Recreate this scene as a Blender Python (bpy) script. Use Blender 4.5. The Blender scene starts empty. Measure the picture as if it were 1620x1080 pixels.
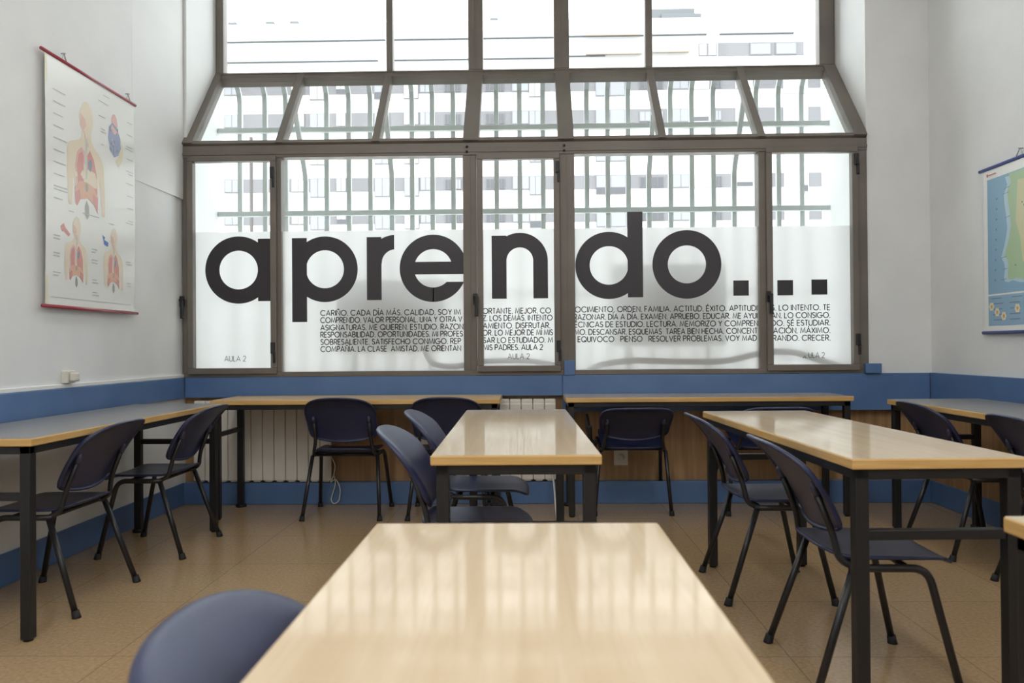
import bpy, bmesh, math, random
from math import sin, cos, pi, radians
from mathutils import Vector, Matrix
random.seed(7)
scn = bpy.context.scene
COL = scn.collection

# ------------------------------------------------------------------ camera
EYE, FPX, YAW, PITCH, ROLL = 1.10, 1250.0, 0.02114, 0.00693, 0.00731
cd = bpy.data.cameras.new('camera')
cd.sensor_width = 36.0
cd.lens = 36.0 * FPX / 1620.0
cd.clip_end = 500
cd.dof.use_dof = True
cd.dof.focus_distance = 5.2
cd.dof.aperture_fstop = 4.5
cam = bpy.data.objects.new('camera', cd)
COL.objects.link(cam)
_f = Vector((-sin(YAW) * cos(PITCH), cos(YAW) * cos(PITCH), sin(PITCH)))
_r = Vector((cos(YAW), sin(YAW), 0)); _u = _r.cross(_f)
_r2 = cos(ROLL) * _r - sin(ROLL) * _u
_u2 = sin(ROLL) * _r + cos(ROLL) * _u
cam.matrix_world = Matrix(((_r2.x, _u2.x, -_f.x, 0), (_r2.y, _u2.y, -_f.y, 0), (_r2.z, _u2.z, -_f.z, EYE), (0, 0, 0, 1)))
scn.camera = cam

# ------------------------------------------------------------------ world, sun, room lamps, exposure
w = bpy.data.worlds.new('sky'); scn.world = w; w.use_nodes = True
w.node_tree.nodes['Background'].inputs[0].default_value = (0.92, 0.96, 1.0, 1)
w.node_tree.nodes['Background'].inputs[1].default_value = 4.4

def add_light(name, kind, loc, rot, energy, color, **kw):
    l = bpy.data.lights.new(name, kind)
    l.energy = energy; l.color = color
    for k, v in kw.items(): setattr(l, k, v)
    o = bpy.data.objects.new(name, l); COL.objects.link(o)
    o.location = loc; o.rotation_euler = rot
    return o
add_light('sun', 'SUN', (0, -20, 40), (radians(48), 0, radians(-14)), 5.5, (1, 0.97, 0.92), angle=0.02)
for _x in (-1.2, 1.4):
    for _y, _e in ((-1.5, 34), (0.7, 30), (3.2, 6)):
        add_light('ceiling_lamp', 'AREA', (_x, _y, 4.32), (0, 0, 0), _e, (1.0, 1.0, 0.99), shape='RECTANGLE', size=0.3, size_y=1.2)
vs = scn.view_settings
vs.view_transform = 'Standard'; vs.look = 'None'; vs.gamma = 1.0; vs.use_curve_mapping = False
vs.exposure = 0.13

# ------------------------------------------------------------------ materials
def mat(name, col, rough=0.5, metal=0.0, spec=0.5, coat=0.0):
    m = bpy.data.materials.new(name); m.use_nodes = True
    b = m.node_tree.nodes['Principled BSDF']
    b.inputs['Base Color'].default_value = (*col, 1)
    b.inputs['Roughness'].default_value = rough
    b.inputs['Metallic'].default_value = metal
    b.inputs['Specular IOR Level'].default_value = spec
    b.inputs['Coat Weight'].default_value = coat
    return m
def noisy(m, c1, c2, scale=(1, 1, 1), nscale=5.0, detail=6, lo=0.35, hi=0.65, bump=0.0, bscale=None):
    nt = m.node_tree; N = nt.nodes; L = nt.links; b = N['Principled BSDF']
    tc = N.new('ShaderNodeTexCoord'); mp = N.new('ShaderNodeMapping'); mp.inputs['Scale'].default_value = scale
    L.new(tc.outputs['Object'], mp.inputs[0])
    n = N.new('ShaderNodeTexNoise'); n.inputs['Scale'].default_value = nscale; n.inputs['Detail'].default_value = detail
    L.new(mp.outputs[0], n.inputs['Vector'])
    r = N.new('ShaderNodeValToRGB'); r.color_ramp.elements[0].position = lo; r.color_ramp.elements[1].position = hi
    r.color_ramp.elements[0].color = (*c1, 1); r.color_ramp.elements[1].color = (*c2, 1)
    L.new(n.outputs[0], r.inputs[0]); L.new(r.outputs[0], b.inputs['Base Color'])
    if bump:
        n2 = N.new('ShaderNodeTexNoise'); n2.inputs['Scale'].default_value = bscale or nscale; n2.inputs['Detail'].default_value = 4
        L.new(tc.outputs['Object'], n2.inputs['Vector'])
        bp = N.new('ShaderNodeBump'); bp.inputs['Strength'].default_value = bump; bp.inputs['Distance'].default_value = 0.002
        L.new(n2.outputs[0], bp.inputs['Height']); L.new(bp.outputs[0], b.inputs['Normal'])
    return m

M = {}
M['wall'] = noisy(mat('white_wall_paint', (.8, .8, .78), .75, spec=.2), (.775, .785, .785), (.82, .825, .82), nscale=3, bump=.35, bscale=160)
M['plaster'] = noisy(mat('smooth_white_panel', (.8, .8, .78), .6, spec=.25), (.785, .79, .79), (.83, .835, .83), nscale=2)
M['white_trim'] = mat('white_trim', (.85, .85, .83), .4)
M['ceiling'] = mat('ceiling_white', (.85, .85, .84), .8)
M['blue'] = noisy(mat('blue_painted_rail', (.07, .15, .36), .35), (.088, .168, .345), (.105, .195, .385), nscale=4, bump=.1, bscale=60)
M['panel'] = noisy(mat('brown_wood_panel', (.35, .2, .09), .45), (.30, .17, .075), (.42, .255, .12), scale=(14, 14, .8), nscale=2.2)
M['frame'] = noisy(mat('bronze_aluminium', (.12, .1, .085), .38, spec=.5), (.15, .13, .11), (.185, .16, .135), scale=(1, 1, 1), nscale=3)
M['black_metal'] = mat('black_steel', (.012, .012, .013), .42)
M['tube'] = mat('black_tube', (.014, .014, .016), .35)
M['rubber'] = mat('black_rubber', (.01, .01, .01), .7)
M['handle'] = mat('black_handle', (.012, .012, .014), .4)
M['plastic'] = noisy(mat('navy_plastic', (.035, .037, .075), .33, spec=.5), (.018, .024, .068), (.024, .031, .085), nscale=8, bump=.25, bscale=420)
M['radiator'] = mat('cream_enamel', (.74, .70, .63), .3)
M['white_plastic'] = mat('cream_plastic', (.70, .66, .58), .4)
M['cable'] = mat('white_cable', (.65, .62, .56), .5)
M['grille'] = mat('pale_green_paint', (.58, .63, .62), .55)
M['facade'] = mat('white_facade', (.47, .47, .465), .8)
M['band'] = noisy(mat('grey_cladding', (.30, .30, .32), .7), (.092, .092, .099), (.112, .112, .119), scale=(.3, .3, .05), nscale=1.2)
M['shutter'] = mat('pale_shutter', (.16, .168, .18), .6)
M['win_dark'] = mat('dark_window_glass', (.05, .052, .058), .25)
M['win_pale'] = mat('pale_blind', (.25, .25, .236), .5)
M['win_frame'] = mat('white_window_frame', (.32, .32, .32), .5)
M['awning'] = mat('beige_canvas', (.17, .135, .095), .8)
M['roofbox'] = mat('grey_sheet', (.07, .078, .085), .6)
M['ground'] = noisy(mat('pale_concrete', (.5, .5, .48), .9), (.45, .45, .43), (.55, .55, .53), nscale=1)
M['well'] = mat('white_render', (.84, .85, .84), .8)
M['unit'] = mat('grey_unit_casing', (.34, .34, .35), .5)
M['unit_dark'] = mat('dark_fan_grille', (.03, .03, .03), .5)
M['hose'] = mat('dark_hose', (.05, .05, .055), .5)
M['polemetal'] = mat('brown_pole', (.05, .045, .043), .6)
M['ink'] = mat('dark_vinyl', (.032, .028, .034), .22)
M['ink_grey'] = mat('grey_vinyl', (.17, .17, .17), .4)
M['red_rod'] = mat('red_plastic_rod', (.36, .06, .08), .3)
M['blue_rod'] = mat('blue_plastic_rod', (.04, .07, .30), .35)
M['paper'] = mat('glossy_white_paper', (.84, .85, .82), .22)
M['paper_edge'] = mat('yellowed_margin', (.78, .74, .55), .35)
M['steel'] = mat('steel', (.5, .5, .5), .3, metal=1)
M['cap'] = mat('grey_rivet', (.05, .052, .10), .3)
def flat(name, c, r=.3): M[name] = mat(name, c, r)
flat('skin', (.80, .70, .55)); flat('skin_dark', (.76, .54, .46)); flat('lung', (.70, .34, .31)); flat('lung_light', (.77, .50, .47))
flat('organ', (.75, .46, .33)); flat('trachea', (.62, .63, .58)); flat('vessel', (.30, .34, .42)); flat('bronchi_blue', (.36, .42, .58))
flat('caption', (.50, .50, .52)); flat('arrow_red', (.72, .30, .27)); flat('arrow_blue', (.10, .22, .55)); flat('bone', (.40, .43, .37))
flat('sea', (.24, .42, .58)); flat('sea_light', (.46, .62, .70)); flat('land', (.40, .56, .33)); flat('land_tan', (.62, .60, .36)); flat('map_label', (.16, .22, .30))
flat('legend_blue', (.27, .44, .60)); flat('flower', (.78, .72, .52)); flat('flower_core', (.62, .36, .10)); flat('map_red', (.6, .15, .12))

def wood(name, c1, c2, c3, along, rough, spec=.5):
    m = mat(name, c1, rough, spec=spec); nt = m.node_tree; N = nt.nodes; L = nt.links; b = N['Principled BSDF']
    tc = N.new('ShaderNodeTexCoord')
    def nz(sc, s, d):
        mp = N.new('ShaderNodeMapping'); mp.inputs['Scale'].default_value = sc; L.new(tc.outputs['Object'], mp.inputs[0])
        n = N.new('ShaderNodeTexNoise'); n.inputs['Scale'].default_value = s; n.inputs['Detail'].default_value = d
        L.new(mp.outputs[0], n.inputs['Vector']); return n
    a = (10, .6, 10) if along == 'y' else (.6, 10, 10)
    bb = (60, 2, 60) if along == 'y' else (2, 60, 60)
    n1 = nz(a, 1.3, 3); n2 = nz(bb, 2.0, 4)
    r = N.new('ShaderNodeValToRGB'); e = r.color_ramp.elements
    e[0].position = .36; e[0].color = (*c1, 1); e[1].position = .64; e[1].color = (*c2, 1)
    L.new(n1.outputs[0], r.inputs[0])
    mx = N.new('ShaderNodeMix'); mx.data_type = 'RGBA'; mx.inputs[7].default_value = (*c3, 1)
    r2 = N.new('ShaderNodeValToRGB'); r2.color_ramp.elements[0].position = .5; r2.color_ramp.elements[1].position = .75
    r2.color_ramp.elements[1].color = (.45, .45, .45, 1)
    L.new(n2.outputs[0], r2.inputs[0]); L.new(r2.outputs[0], mx.inputs[0]); L.new(r.outputs[0], mx.inputs[6]); L.new(mx.outputs[2], b.inputs['Base Color'])
    return m
M['beech'] = wood('beech_laminate', (.66, .54, .385), (.59, .46, .31), (.545, .42, .28), 'y', .075, spec=.14)
M['beech_x'] = wood('beech_laminate_across', (.64, .51, .355), (.57, .43, .285), (.525, .39, .25), 'x', .075, spec=.14)
M['beech_dull'] = wood('dull_beech_laminate', (.56, .42, .27), (.48, .34, .21), (.44, .31, .19), 'x', .55, spec=.12)  # darker and rougher than the other beech tops
M['beech_edge'] = noisy(mat('beech_edging', (.62, .38, .13), .35), (.58, .35, .12), (.68, .43, .165), scale=(2, 2, 30), nscale=3)
M['grey_top'] = noisy(mat('grey_laminate', (.2, .2, .2), .3), (.19, .185, .18), (.27, .265, .255), nscale=180, detail=2)

def floor_mat():
    m = mat('tan_vinyl_floor', (.4, .27, .14), .2, spec=.45); nt = m.node_tree; N = nt.nodes; L = nt.links; b = N['Principled BSDF']
    tc = N.new('ShaderNodeTexCoord')
    mp = N.new('ShaderNodeMapping'); mp.inputs['Location'].default_value = (.294, .2, 0); L.new(tc.outputs['Object'], mp.inputs[0])
    br = N.new('ShaderNodeTexBrick'); br.offset = 0; br.squash = 1
    br.inputs['Scale'].default_value = 1; br.inputs['Brick Width'].default_value = .603; br.inputs['Row Height'].default_value = .603
    br.inputs['Mortar Size'].default_value = .0022; br.inputs['Mortar Smooth'].default_value = .3
    br.inputs['Color1'].default_value = (.43, .295, .165, 1); br.inputs['Color2'].default_value = (.41, .28, .155, 1); br.inputs['Mortar'].default_value = (.25, .17, .095, 1)
    L.new(mp.outputs[0], br.inputs['Vector'])
    n = N.new('ShaderNodeTexNoise'); n.inputs['Scale'].default_value = 70; n.inputs['Detail'].default_value = 5; L.new(tc.outputs['Object'], n.inputs['Vector'])
    r = N.new('ShaderNodeValToRGB'); r.color_ramp.elements[0].position = .3; r.color_ramp.elements[1].position = .7
    r.color_ramp.elements[0].color = (.82, .82, .82, 1); r.color_ramp.elements[1].color = (1.1, 1.1, 1.1, 1); L.new(n.outputs[0], r.inputs[0])
    mx = N.new('ShaderNodeMix'); mx.data_type = 'RGBA'; mx.blend_type = 'MULTIPLY'; mx.inputs[0].default_value = 1
    L.new(br.outputs[0], mx.inputs[6]); L.new(r.outputs[0], mx.inputs[7]); L.new(mx.outputs[2], b.inputs['Base Color'])
    return m
M['floor'] = floor_mat()

def glass_mat():
    m = bpy.data.materials.new('clear_glass'); m.use_nodes = True; nt = m.node_tree; N = nt.nodes; L = nt.links
    N.clear(); o = N.new('ShaderNodeOutputMaterial'); t = N.new('ShaderNodeBsdfTransparent'); g = N.new('ShaderNodeBsdfGlossy'); mx = N.new('ShaderNodeMixShader')
    t.inputs[0].default_value = (.97, .985, .98, 1); g.inputs['Roughness'].default_value = .02
    lw = N.new('ShaderNodeLayerWeight'); lw.inputs[0].default_value = .12
    L.new(lw.outputs['Fresnel'], mx.inputs[0]); L.new(t.outputs[0], mx.inputs[1]); L.new(g.outputs[0], mx.inputs[2]); L.new(mx.outputs[0], o.inputs[0])
    return m
M['glass'] = glass_mat()
def film_mat():
    m = bpy.data.materials.new('frosted_film'); m.use_nodes = True; nt = m.node_tree; N = nt.nodes; L = nt.links
    N.clear(); o = N.new('ShaderNodeOutputMaterial')
    t = N.new('ShaderNodeBsdfTranslucent'); t.inputs[0].default_value = (.46, .465, .465, 1)
    r = N.new('ShaderNodeBsdfRefraction'); r.inputs['Roughness'].default_value = .62; r.inputs['IOR'].default_value = 1.2; r.inputs[0].default_value = (.46, .465, .465, 1)
    g = N.new('ShaderNodeBsdfGlossy'); g.inputs['Roughness'].default_value = .25
    mx = N.new('ShaderNodeMixShader'); mx.inputs[0].default_value = .42
    m2 = N.new('ShaderNodeMixShader'); m2.inputs[0].default_value = .04
    df = N.new('ShaderNodeBsdfDiffuse'); df.inputs[0].default_value = (.40, .405, .40, 1)
    ad = N.new('ShaderNodeAddShader')
    L.new(t.outputs[0], mx.inputs[1]); L.new(r.outputs[0], mx.inputs[2]); L.new(mx.outputs[0], ad.inputs[0]); L.new(df.outputs[0], ad.inputs[1]); L.new(ad.outputs[0], m2.inputs[1]); L.new(g.outputs[0], m2.inputs[2]); L.new(m2.outputs[0], o.inputs[0])
    return m
M['film'] = film_mat()

# ------------------------------------------------------------------ mesh helpers
class MB:
    """Collects shapes into one mesh; build() links it as ONE object."""
    def __init__(self): self.bm = bmesh.new(); self.mats = []; self.mi = 0
    def use(self, key):
        if key not in self.mats: self.mats.append(key)
        self.mi = self.mats.index(key); return self
    def _tag(self, faces):
        for f in faces: f.material_index = self.mi
    def box(self, a, b, bev=0.0, seg=2):
        x0, y0, z0 = a; x1, y1, z1 = b
        vs_ = [self.bm.verts.new(p) for p in ((x0,y0,z0),(x1,y0,z0),(x1,y1,z0),(x0,y1,z0),(x0,y0,z1),(x1,y0,z1),(x1,y1,z1),(x0,y1,z1))]
        fs = [self.bm.faces.new([vs_[i] for i in q]) for q in ((3,2,1,0),(4,5,6,7),(0,1,5,4),(1,2,6,5),(2,3,7,6),(3,0,4,7))]
        self._tag(fs)
        if bev:
            es = list({e for f in fs for e in f.edges})
            r = bmesh.ops.bevel(self.bm, geom=es, offset=bev, segments=seg, affect='EDGES', profile=.5)
            self._tag(r['faces'])
        return self
    def hexa(self, pts):
        vs_ = [self.bm.verts.new(p) for p in pts]
        self._tag([self.bm.faces.new([vs_[i] for i in q]) for q in ((3,2,1,0),(4,5,6,7),(0,1,5,4),(1,2,6,5),(2,3,7,6),(3,0,4,7))])
        return self
    def poly(self, pts):
        f = self.bm.faces.new([self.bm.verts.new(p) for p in pts]); self._tag([f]); return self
    def tube(self, path, r, seg=10, cap=True, r_end=None):
        path = [Vector(p) for p in path]; n = len(path); rings = []
        t0 = (path[1] - path[0]).normalized()
        ref = Vector((0, 0, 1)) if abs(t0.z) < .9 else Vector((1, 0, 0))
        nrm = (ref - t0 * ref.dot(t0)).normalized()
        for i, p in enumerate(path):
            if i == 0: t = t0
            elif i == n - 1: t = (path[-1] - path[-2]).normalized()
            else: t = ((path[i+1] - p).normalized() + (p - path[i-1]).normalized()).normalized()
            nrm = (nrm - t * nrm.dot(t)).normalized(); bn = t.cross(nrm)
            rr = r if r_end is None else r + (r_end - r) * i / (n - 1)
            rings.append([self.bm.verts.new(p + rr * (cos(2*pi*k/seg) * nrm + sin(2*pi*k/seg) * bn)) for k in range(seg)])
        fs = []
        for a, b in zip(rings, rings[1:]):
            for k in range(seg): fs.append(self.bm.faces.new((a[k], a[(k+1) % seg], b[(k+1) % seg], b[k])))
        if cap: fs.append(self.bm.faces.new(rings[0][::-1])); fs.append(self.bm.faces.new(rings[-1]))
        for f in fs: f.smooth = True
        self._tag(fs); return self
    def prism(self, pts2, to3, depth):
        """pts2: outline in 2D; to3(u,v,d) maps to 3D; extruded from d=0 to depth"""
        a = [self.bm.verts.new(to3(u, v, 0)) for u, v in pts2]; b = [self.bm.verts.new(to3(u, v, depth)) for u, v in pts2]
        n = len(a); fs = [self.bm.faces.new(a[::-1]), self.bm.faces.new(b)]
        for k in range(n): fs.append(self.bm.faces.new((a[k], a[(k+1) % n], b[(k+1) % n], b[k])))
        self._tag(fs); return self
    def clip(self, co, no):
        bmesh.ops.bisect_plane(self.bm, geom=self.bm.verts[:] + self.bm.edges[:] + self.bm.faces[:], plane_co=co, plane_no=no, clear_outer=True)
        return self
    def build(self, name, m, parent=None, loc=None, smooth=False, recalc=True):
        if recalc: bmesh.ops.recalc_face_normals(self.bm, faces=self.bm.faces[:])
        me = bpy.data.meshes.new(name); self.bm.to_mesh(me); self.bm.free()
        for k in (self.mats or [m]): me.materials.append(M[k])
        if smooth:
            for p in me.polygons: p.use_smooth = True
        o = bpy.data.objects.new(name, me); COL.objects.link(o)
        if parent is not None: o.parent = parent
        if loc is not None: o.location = loc
        return o
def rpath(pts, rad, n=6):
    """polyline with rounded corners"""
    pts = [Vector(p) for p in pts]; out = [pts[0]]
    for i in range(1, len(pts) - 1):
        a, b, c = pts[i-1], pts[i], pts[i+1]
        d1 = (a - b); d2 = (c - b); k = min(rad, d1.length * .48, d2.length * .48)
        p0 = b + d1.normalized() * k; p2 = b + d2.normalized() * k
        for j in range(n + 1):
            t = j / n; out.append((1-t)**2 * p0 + 2*t*(1-t) * b + t*t * p2)
    out.append(pts[-1]); return out
def tag(o, label=None, cat=None, group=None, kind=None):
    if label: o['label'] = label
    if cat: o['category'] = cat
    if group: o['group'] = group
    if kind: o['kind'] = kind
    return o
def empty(name, loc=(0, 0, 0), rz=0.0):
    o = bpy.data.objects.new(name, None); COL.objects.link(o)
    o.empty_display_size = .1
    o.location = loc; o.rotation_euler = (0, 0, rz); return o
def copy_tree(o, parent=None):
    c = o.copy(); COL.objects.link(c)
    if parent is not None: c.parent = parent
    for ch in KIDS.get(o.name, []): copy_kids(ch, c)
    return c
KIDS = {}
def kids_of(o): return [x for x in bpy.data.objects if x.parent == o]
def dup(root):
    c = root.copy(); COL.objects.link(c)
    for ch in kids_of(root):
        d = ch.copy(); COL.objects.link(d); d.parent = c
        for g in kids_of(ch):
            e = g.copy(); COL.objects.link(e); e.parent = d
    return c
def struct(name, mb, m, label, cat, parent=None):
    o = mb.build(name, m, parent)
    return tag(o, label, cat, None, 'structure')

# ------------------------------------------------------------------ room dimensions
XL, XR, D, D2 = -2.453, 2.796, 5.56, 6.12
YB, H = -2.6, 4.40
WX0, WX1 = -2.453, 2.366      # window span
ZB, ZT, ZU = 0.90, 2.54, 3.22 # sill, transom, upper transom

# ------------------------------------------------------------------ setting
struct('floor', MB().box((XL - .2, YB - .1, -.1), (XR + .2, D + .3, 0)), 'floor', 'tan vinyl tile floor of the classroom', 'floor')
struct('ceiling', MB().box((XL - .2, YB - .1, H), (XR + .2, D2 + .07, H + .2)), 'ceiling', 'white classroom ceiling', 'ceiling')
struct('wall_left', MB().box((XL - .15, YB, 0), (XL - .006, D + .1, H)), 'wall', 'white left wall behind the anatomy poster', 'wall')
struct('wall_right', MB().box((XR + .006, YB, 0), (XR + .15, D + .25, H)), 'wall', 'white right wall behind the map', 'wall')
struct('wall_rear', MB().box((XL - .2, YB - .15, 0), (XR + .2, YB, H)), 'wall', 'white wall behind the camera', 'wall')
# wall under the window, and the pillar to the right of it
struct('wall_back', MB().box((XL - .15, D + .045, 0), (XR + .15, D + .14, ZB - .001)), 'panel', 'brown wood panelled wall under the window', 'wall')
struct('wall_pillar', MB().box((WX1, D, ZB), (XR + .05, D2 + .1, H)), 'wall', 'white wall pillar right of the window', 'wall')
# upper left panel standing proud of the wall, with its shadow joint, and the reveal beside the upper glazing
struct('trim_1', MB().hexa([(XL - .02, 4.86, 2.165), (XL - .0055, 4.86, 2.165), (XL + .010, D - .002, 2.165), (XL - .02, D - .002, 2.165), (XL - .02, 4.86, H), (XL - .0055, 4.86, H), (XL + .010, D - .002, H), (XL - .02, D - .002, H)]), 'plaster', 'flush white panel on the upper left wall', 'wall panel')
struct('wall_reveal', MB().hexa([(XL - .15, D + .004, ZT - .02), (XL + .03, D + .004, ZT - .02), (XL + .03, D2 + .06, 3.27), (XL - .15, D2 + .06, 3.27), (XL - .15, D + .004, H), (XL + .03, D + .004, H), (XL + .03, D2 + .06, H), (XL - .15, D2 + .06, H)]), 'plaster', 'white reveal left of the upper glazing', 'wall')
# blue rails
struct('trim_2', MB().box((XL - .02, YB + .01, .7546), (XL + .016, D - .02, ZB), .003), 'blue', 'blue rail along the left wall', 'rail')
struct('trim_3', MB().box((XL - .02, YB + .01, ZB + .0005), (XL + .010, D - .01, ZB + .022), .003), 'white_trim', 'white cap strip above the blue rail on the left wall', 'strip')
struct('trim_4', MB().box((XL + .0165, D - .015, .757), (.235, D + .05, ZB), .003), 'blue', 'blue rail under the left half of the window', 'rail')
struct('trim_5', MB().box((.2355, D - .028, .645), (XR - .02, D + .05, ZB), .003), 'blue', 'deeper blue rail under the right half of the window', 'rail')
struct('trim_6', MB().box((XR - .018, YB + .01, .66), (XR + .02, D - .029, ZB + .002), .003), 'blue', 'blue rail along the right wall', 'rail')
struct('trim_7', MB().box((.247, D - .034, ZB + .0005), (.322, D - .0205, 1.005), .004), 'blue', 'small blue trunking stub beside the middle casement', 'trunking')
struct('trim_8', MB().box((2.325, D - .055, ZB + .0005), (2.436, D - .0205, .968), .004), 'blue', 'small blue trunking stub at the right end of the window', 'trunking')
struct('trim_9', MB().box((XR - .006, YB + .01, .155), (XR + .014, D + .04, .66)), 'panel', 'brown wood panelling low on the right wall', 'panelling')
struct('baseboard_left', MB().box((XL - .02, YB + .01, 0.001), (XL + .004, D - .002, .155), .003), 'blue', 'blue baseboard of the left wall', 'baseboard')
struct('baseboard_back', MB().box((XL + .005, D - .012, 0.001), (XR - .013, D + .06, .155), .003), 'blue', 'blue baseboard under the window', 'baseboard')
struct('baseboard_right', MB().box((XR - .012, YB + .01, 0.001), (XR + .02, D + .04, .155), .003), 'blue', 'blue baseboard of the right wall', 'baseboard')

# ------------------------------------------------------------------ stroke lettering (geometric capitals)
def arc(cx, cy, rx, ry, a0, a1, n=14):
    return [(cx + rx * cos(radians(a0 + (a1 - a0) * i / n)), cy + ry * sin(radians(a0 + (a1 - a0) * i / n))) for i in range(n + 1)]
_P = [(0, 0), (0, 1), (.27, 1)] + arc(.27, .735, .265, .265, 90, -90, 8) + [(0, .47)]
GL = {
 'A': (.72, [[(0, 0), (.36, 1), (.72, 0)], [(.12, .3), (.60, .3)]]),
 'B': (.53, [[(0, 0), (0, 1), (.26, 1)] + arc(.26, .76, .23, .24, 90, -90, 8) + [(0, .52)], [(.2, .52), (.27, .52)] + arc(.27, .26, .26, .26, 90, -90, 8) + [(0, 0)]]),
 'C': (.84, [arc(.47, .5, .47, .5, 42, 318, 20)]),
 'D': (.68, [[(0, 0), (0, 1), (.22, 1)] + arc(.22, .5, .46, .5, 90, -90, 12) + [(0, 0)]]),
 'E': (.46, [[(.46, 1), (0, 1), (0, 0), (.46, 0)], [(0, .5), (.43, .5)]]),
 'F': (.42, [[(.42, 1), (0, 1), (0, 0)], [(0, .5), (.38, .5)]]),
 'G': (.92, [arc(.47, .5, .47, .5, 42, 355, 22) + [(.94, .46), (.52, .46)]]),
 'H': (.60, [[(0, 0), (0, 1)], [(.6, 0), (.6, 1)], [(0, .5), (.6, .5)]]),
 'I': (.0, [[(0, 0), (0, 1)]]),
 'J': (.40, [[(.4, 1), (.4, .22)] + arc(.2, .21, .2, .21, 0, -170, 8)]),
 'L': (.42, [[(0, 1), (0, 0), (.42, 0)]]),
 'M': (.84, [[(0, 0), (.12, 1), (.42, .1), (.72, 1), (.84, 0)]]),
 'N': (.62, [[(0, 0), (0, 1), (.62, 0), (.62, 1)]]),
 'O': (.94, [arc(.47, .5, .47, .5, 0, 360, 24)]),
 'P': (.53, [_P]),
 'Q': (.94, [arc(.47, .5, .47, .5, 0, 360, 24), [(.52, .32), (.92, -.02)]]),
 'R': (.53, [_P, [(.26, .47), (.53, 0)]]),
 'S': (.48, [arc(.24, .755, .21, .245, 25, 270, 10) + arc(.24, .255, .24, .255, 90, -155, 10)[1:]]),
 'T': (.46, [[(0, 1), (.46, 1)], [(.23, 1), (.23, 0)]]),
 'U': (.58, [[(0, 1), (0, .3)] + arc(.29, .29, .29, .29, 180, 360, 10) + [(.58, 1)]]),
 'V': (.66, [[(0, 1), (.33, 0), (.66, 1)]]),
 'X': (.60, [[(0, 0), (.6, 1)], [(0, 1), (.6, 0)]]),
 'Y': (.60, [[(0, 1), (.3, .48), (.6, 1)], [(.3, .48), (.3, 0)]]),
 'Z': (.52, [[(0, 1), (.52, 1), (0, 0), (.52, 0)]]),
 '2': (.52, [arc(.26, .72, .25, .28, 165, -35, 10) + [(0, 0), (.54, 0)]]),
 '.': (.06, [[(.03, -.06), (.03, .09)]]),
 ',': (.06, [[(.05, .08), (.0, -.18)]]),
}
ACC = {'Á': ('A', 'a'), 'É': ('E', 'a'), 'Í': ('I', 'a'), 'Ó': ('O', 'a'), 'Ñ': ('N', 't')}
def strokes(text, gap=.21, space=.36):
    x = 0; out = []; w_ = 0
    for ch in text:
        if ch == ' ': x += space; continue
        acc = None
        if ch in ACC: ch, acc = ACC[ch]
        wd, st = GL[ch]
        for s in st: out.append([(x + a, b) for a, b in s])
        c = x + wd / 2
        if acc == 'a': out.append([(c - .05, 1.14), (c + .10, 1.34)])
        if acc == 't': out.append([(c - .18, 1.14), (c - .07, 1.22), (c + .06, 1.15), (c + .18, 1.24)])
        w_ = x + wd; x = w_ + gap
    return out, w_
def ribbon(mb, pts, wd, to3):
    n = len(pts)
    closed = n > 3 and math.hypot(pts[0][0] - pts[-1][0], pts[0][1] - pts[-1][1]) < 1e-6
    L_, R_ = [], []
    for i in range(n):
        a = pts[i-1] if i > 0 else (pts[-2] if closed else None)
        c = pts[i+1] if i < n - 1 else (pts[1] if closed else None)
        b = pts[i]
        def nrm(p, q):
            dx, dy = q[0] - p[0], q[1] - p[1]; l = math.hypot(dx, dy) or 1e-9; return (-dy / l, dx / l)
        n1 = nrm(a, b) if a else None; n2 = nrm(b, c) if c else None
        n1 = n1 or n2; n2 = n2 or n1
        mx, my = n1[0] + n2[0], n1[1] + n2[1]; l = math.hypot(mx, my)
        if l < .35: mx, my, k = n2[0], n2[1], 1.0
        else: mx, my = mx / l, my / l; k = min(1 / max(.3, mx * n1[0] + my * n1[1]), 2.2)
        L_.append(mb.bm.verts.new(to3(b[0] + mx * wd / 2 * k, b[1] + my * wd / 2 * k)))
        R_.append(mb.bm.verts.new(to3(b[0] - mx * wd / 2 * k, b[1] - my * wd / 2 * k)))
    for i in range(n - 1): mb._tag([mb.bm.faces.new((L_[i], L_[i+1], R_[i+1], R_[i]))])
def text_line(mb, text, x0, x1, z, cap, y, wd=.165):
    st, tw = strokes(text); k = (x1 - x0) / tw
    for s in st:
        pts = [(x0 + a * k, z + b * cap) for a, b in s]
        ribbon(mb, pts, wd * cap, lambda u, v: (u, y, v))

# ------------------------------------------------------------------ window 1: the lower row with casements, film and lettering
YG = D + .025            # glass plane
FILM_Z = 1.934
def gx(px, y=420):       # picture column on the window plane, measured once -> metres
    return -2.4345 + (px - 292.6) / 1077.0 * 4.7985 + (y - 234.8) * -.0000
PX_M = 4.8117 / 1080.0   # metres per picture pixel on the window plane
def wz(py, px):          # picture row -> height on the window plane
    return 1.10 + (548.5 - .0093 * (px - 836) * .8 - py) * PX_M * .9985
win1 = tag(empty('window_1', (0, D, ZB)), 'lower row of the big window with frosted film lettered aprendo', 'window', None, 'structure')
def W(o, par=None):      # parent, keeping coordinates in world space (parents are unrotated)
    o.parent = par; q = par; off = Vector((0, 0, 0))
    while q is not None: off += q.location; q = q.parent
    o.location = -off; return o
f = MB()
FY0, FY1 = D - .012, D + .075
f.box((WX0 + .002, FY0, ZB + .001), (WX1 - .001, FY1, .936), .003)              # sill rail
f.box((WX0 + .002, FY0 - .006, 2.452), (WX1 - .001, FY1, ZT), .004)             # head rail
f.box((WX0 + .002, FY0 - .012, 2.472), (WX1 - .001, FY0 - .004, 2.492), .002)   # groove bead
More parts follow.
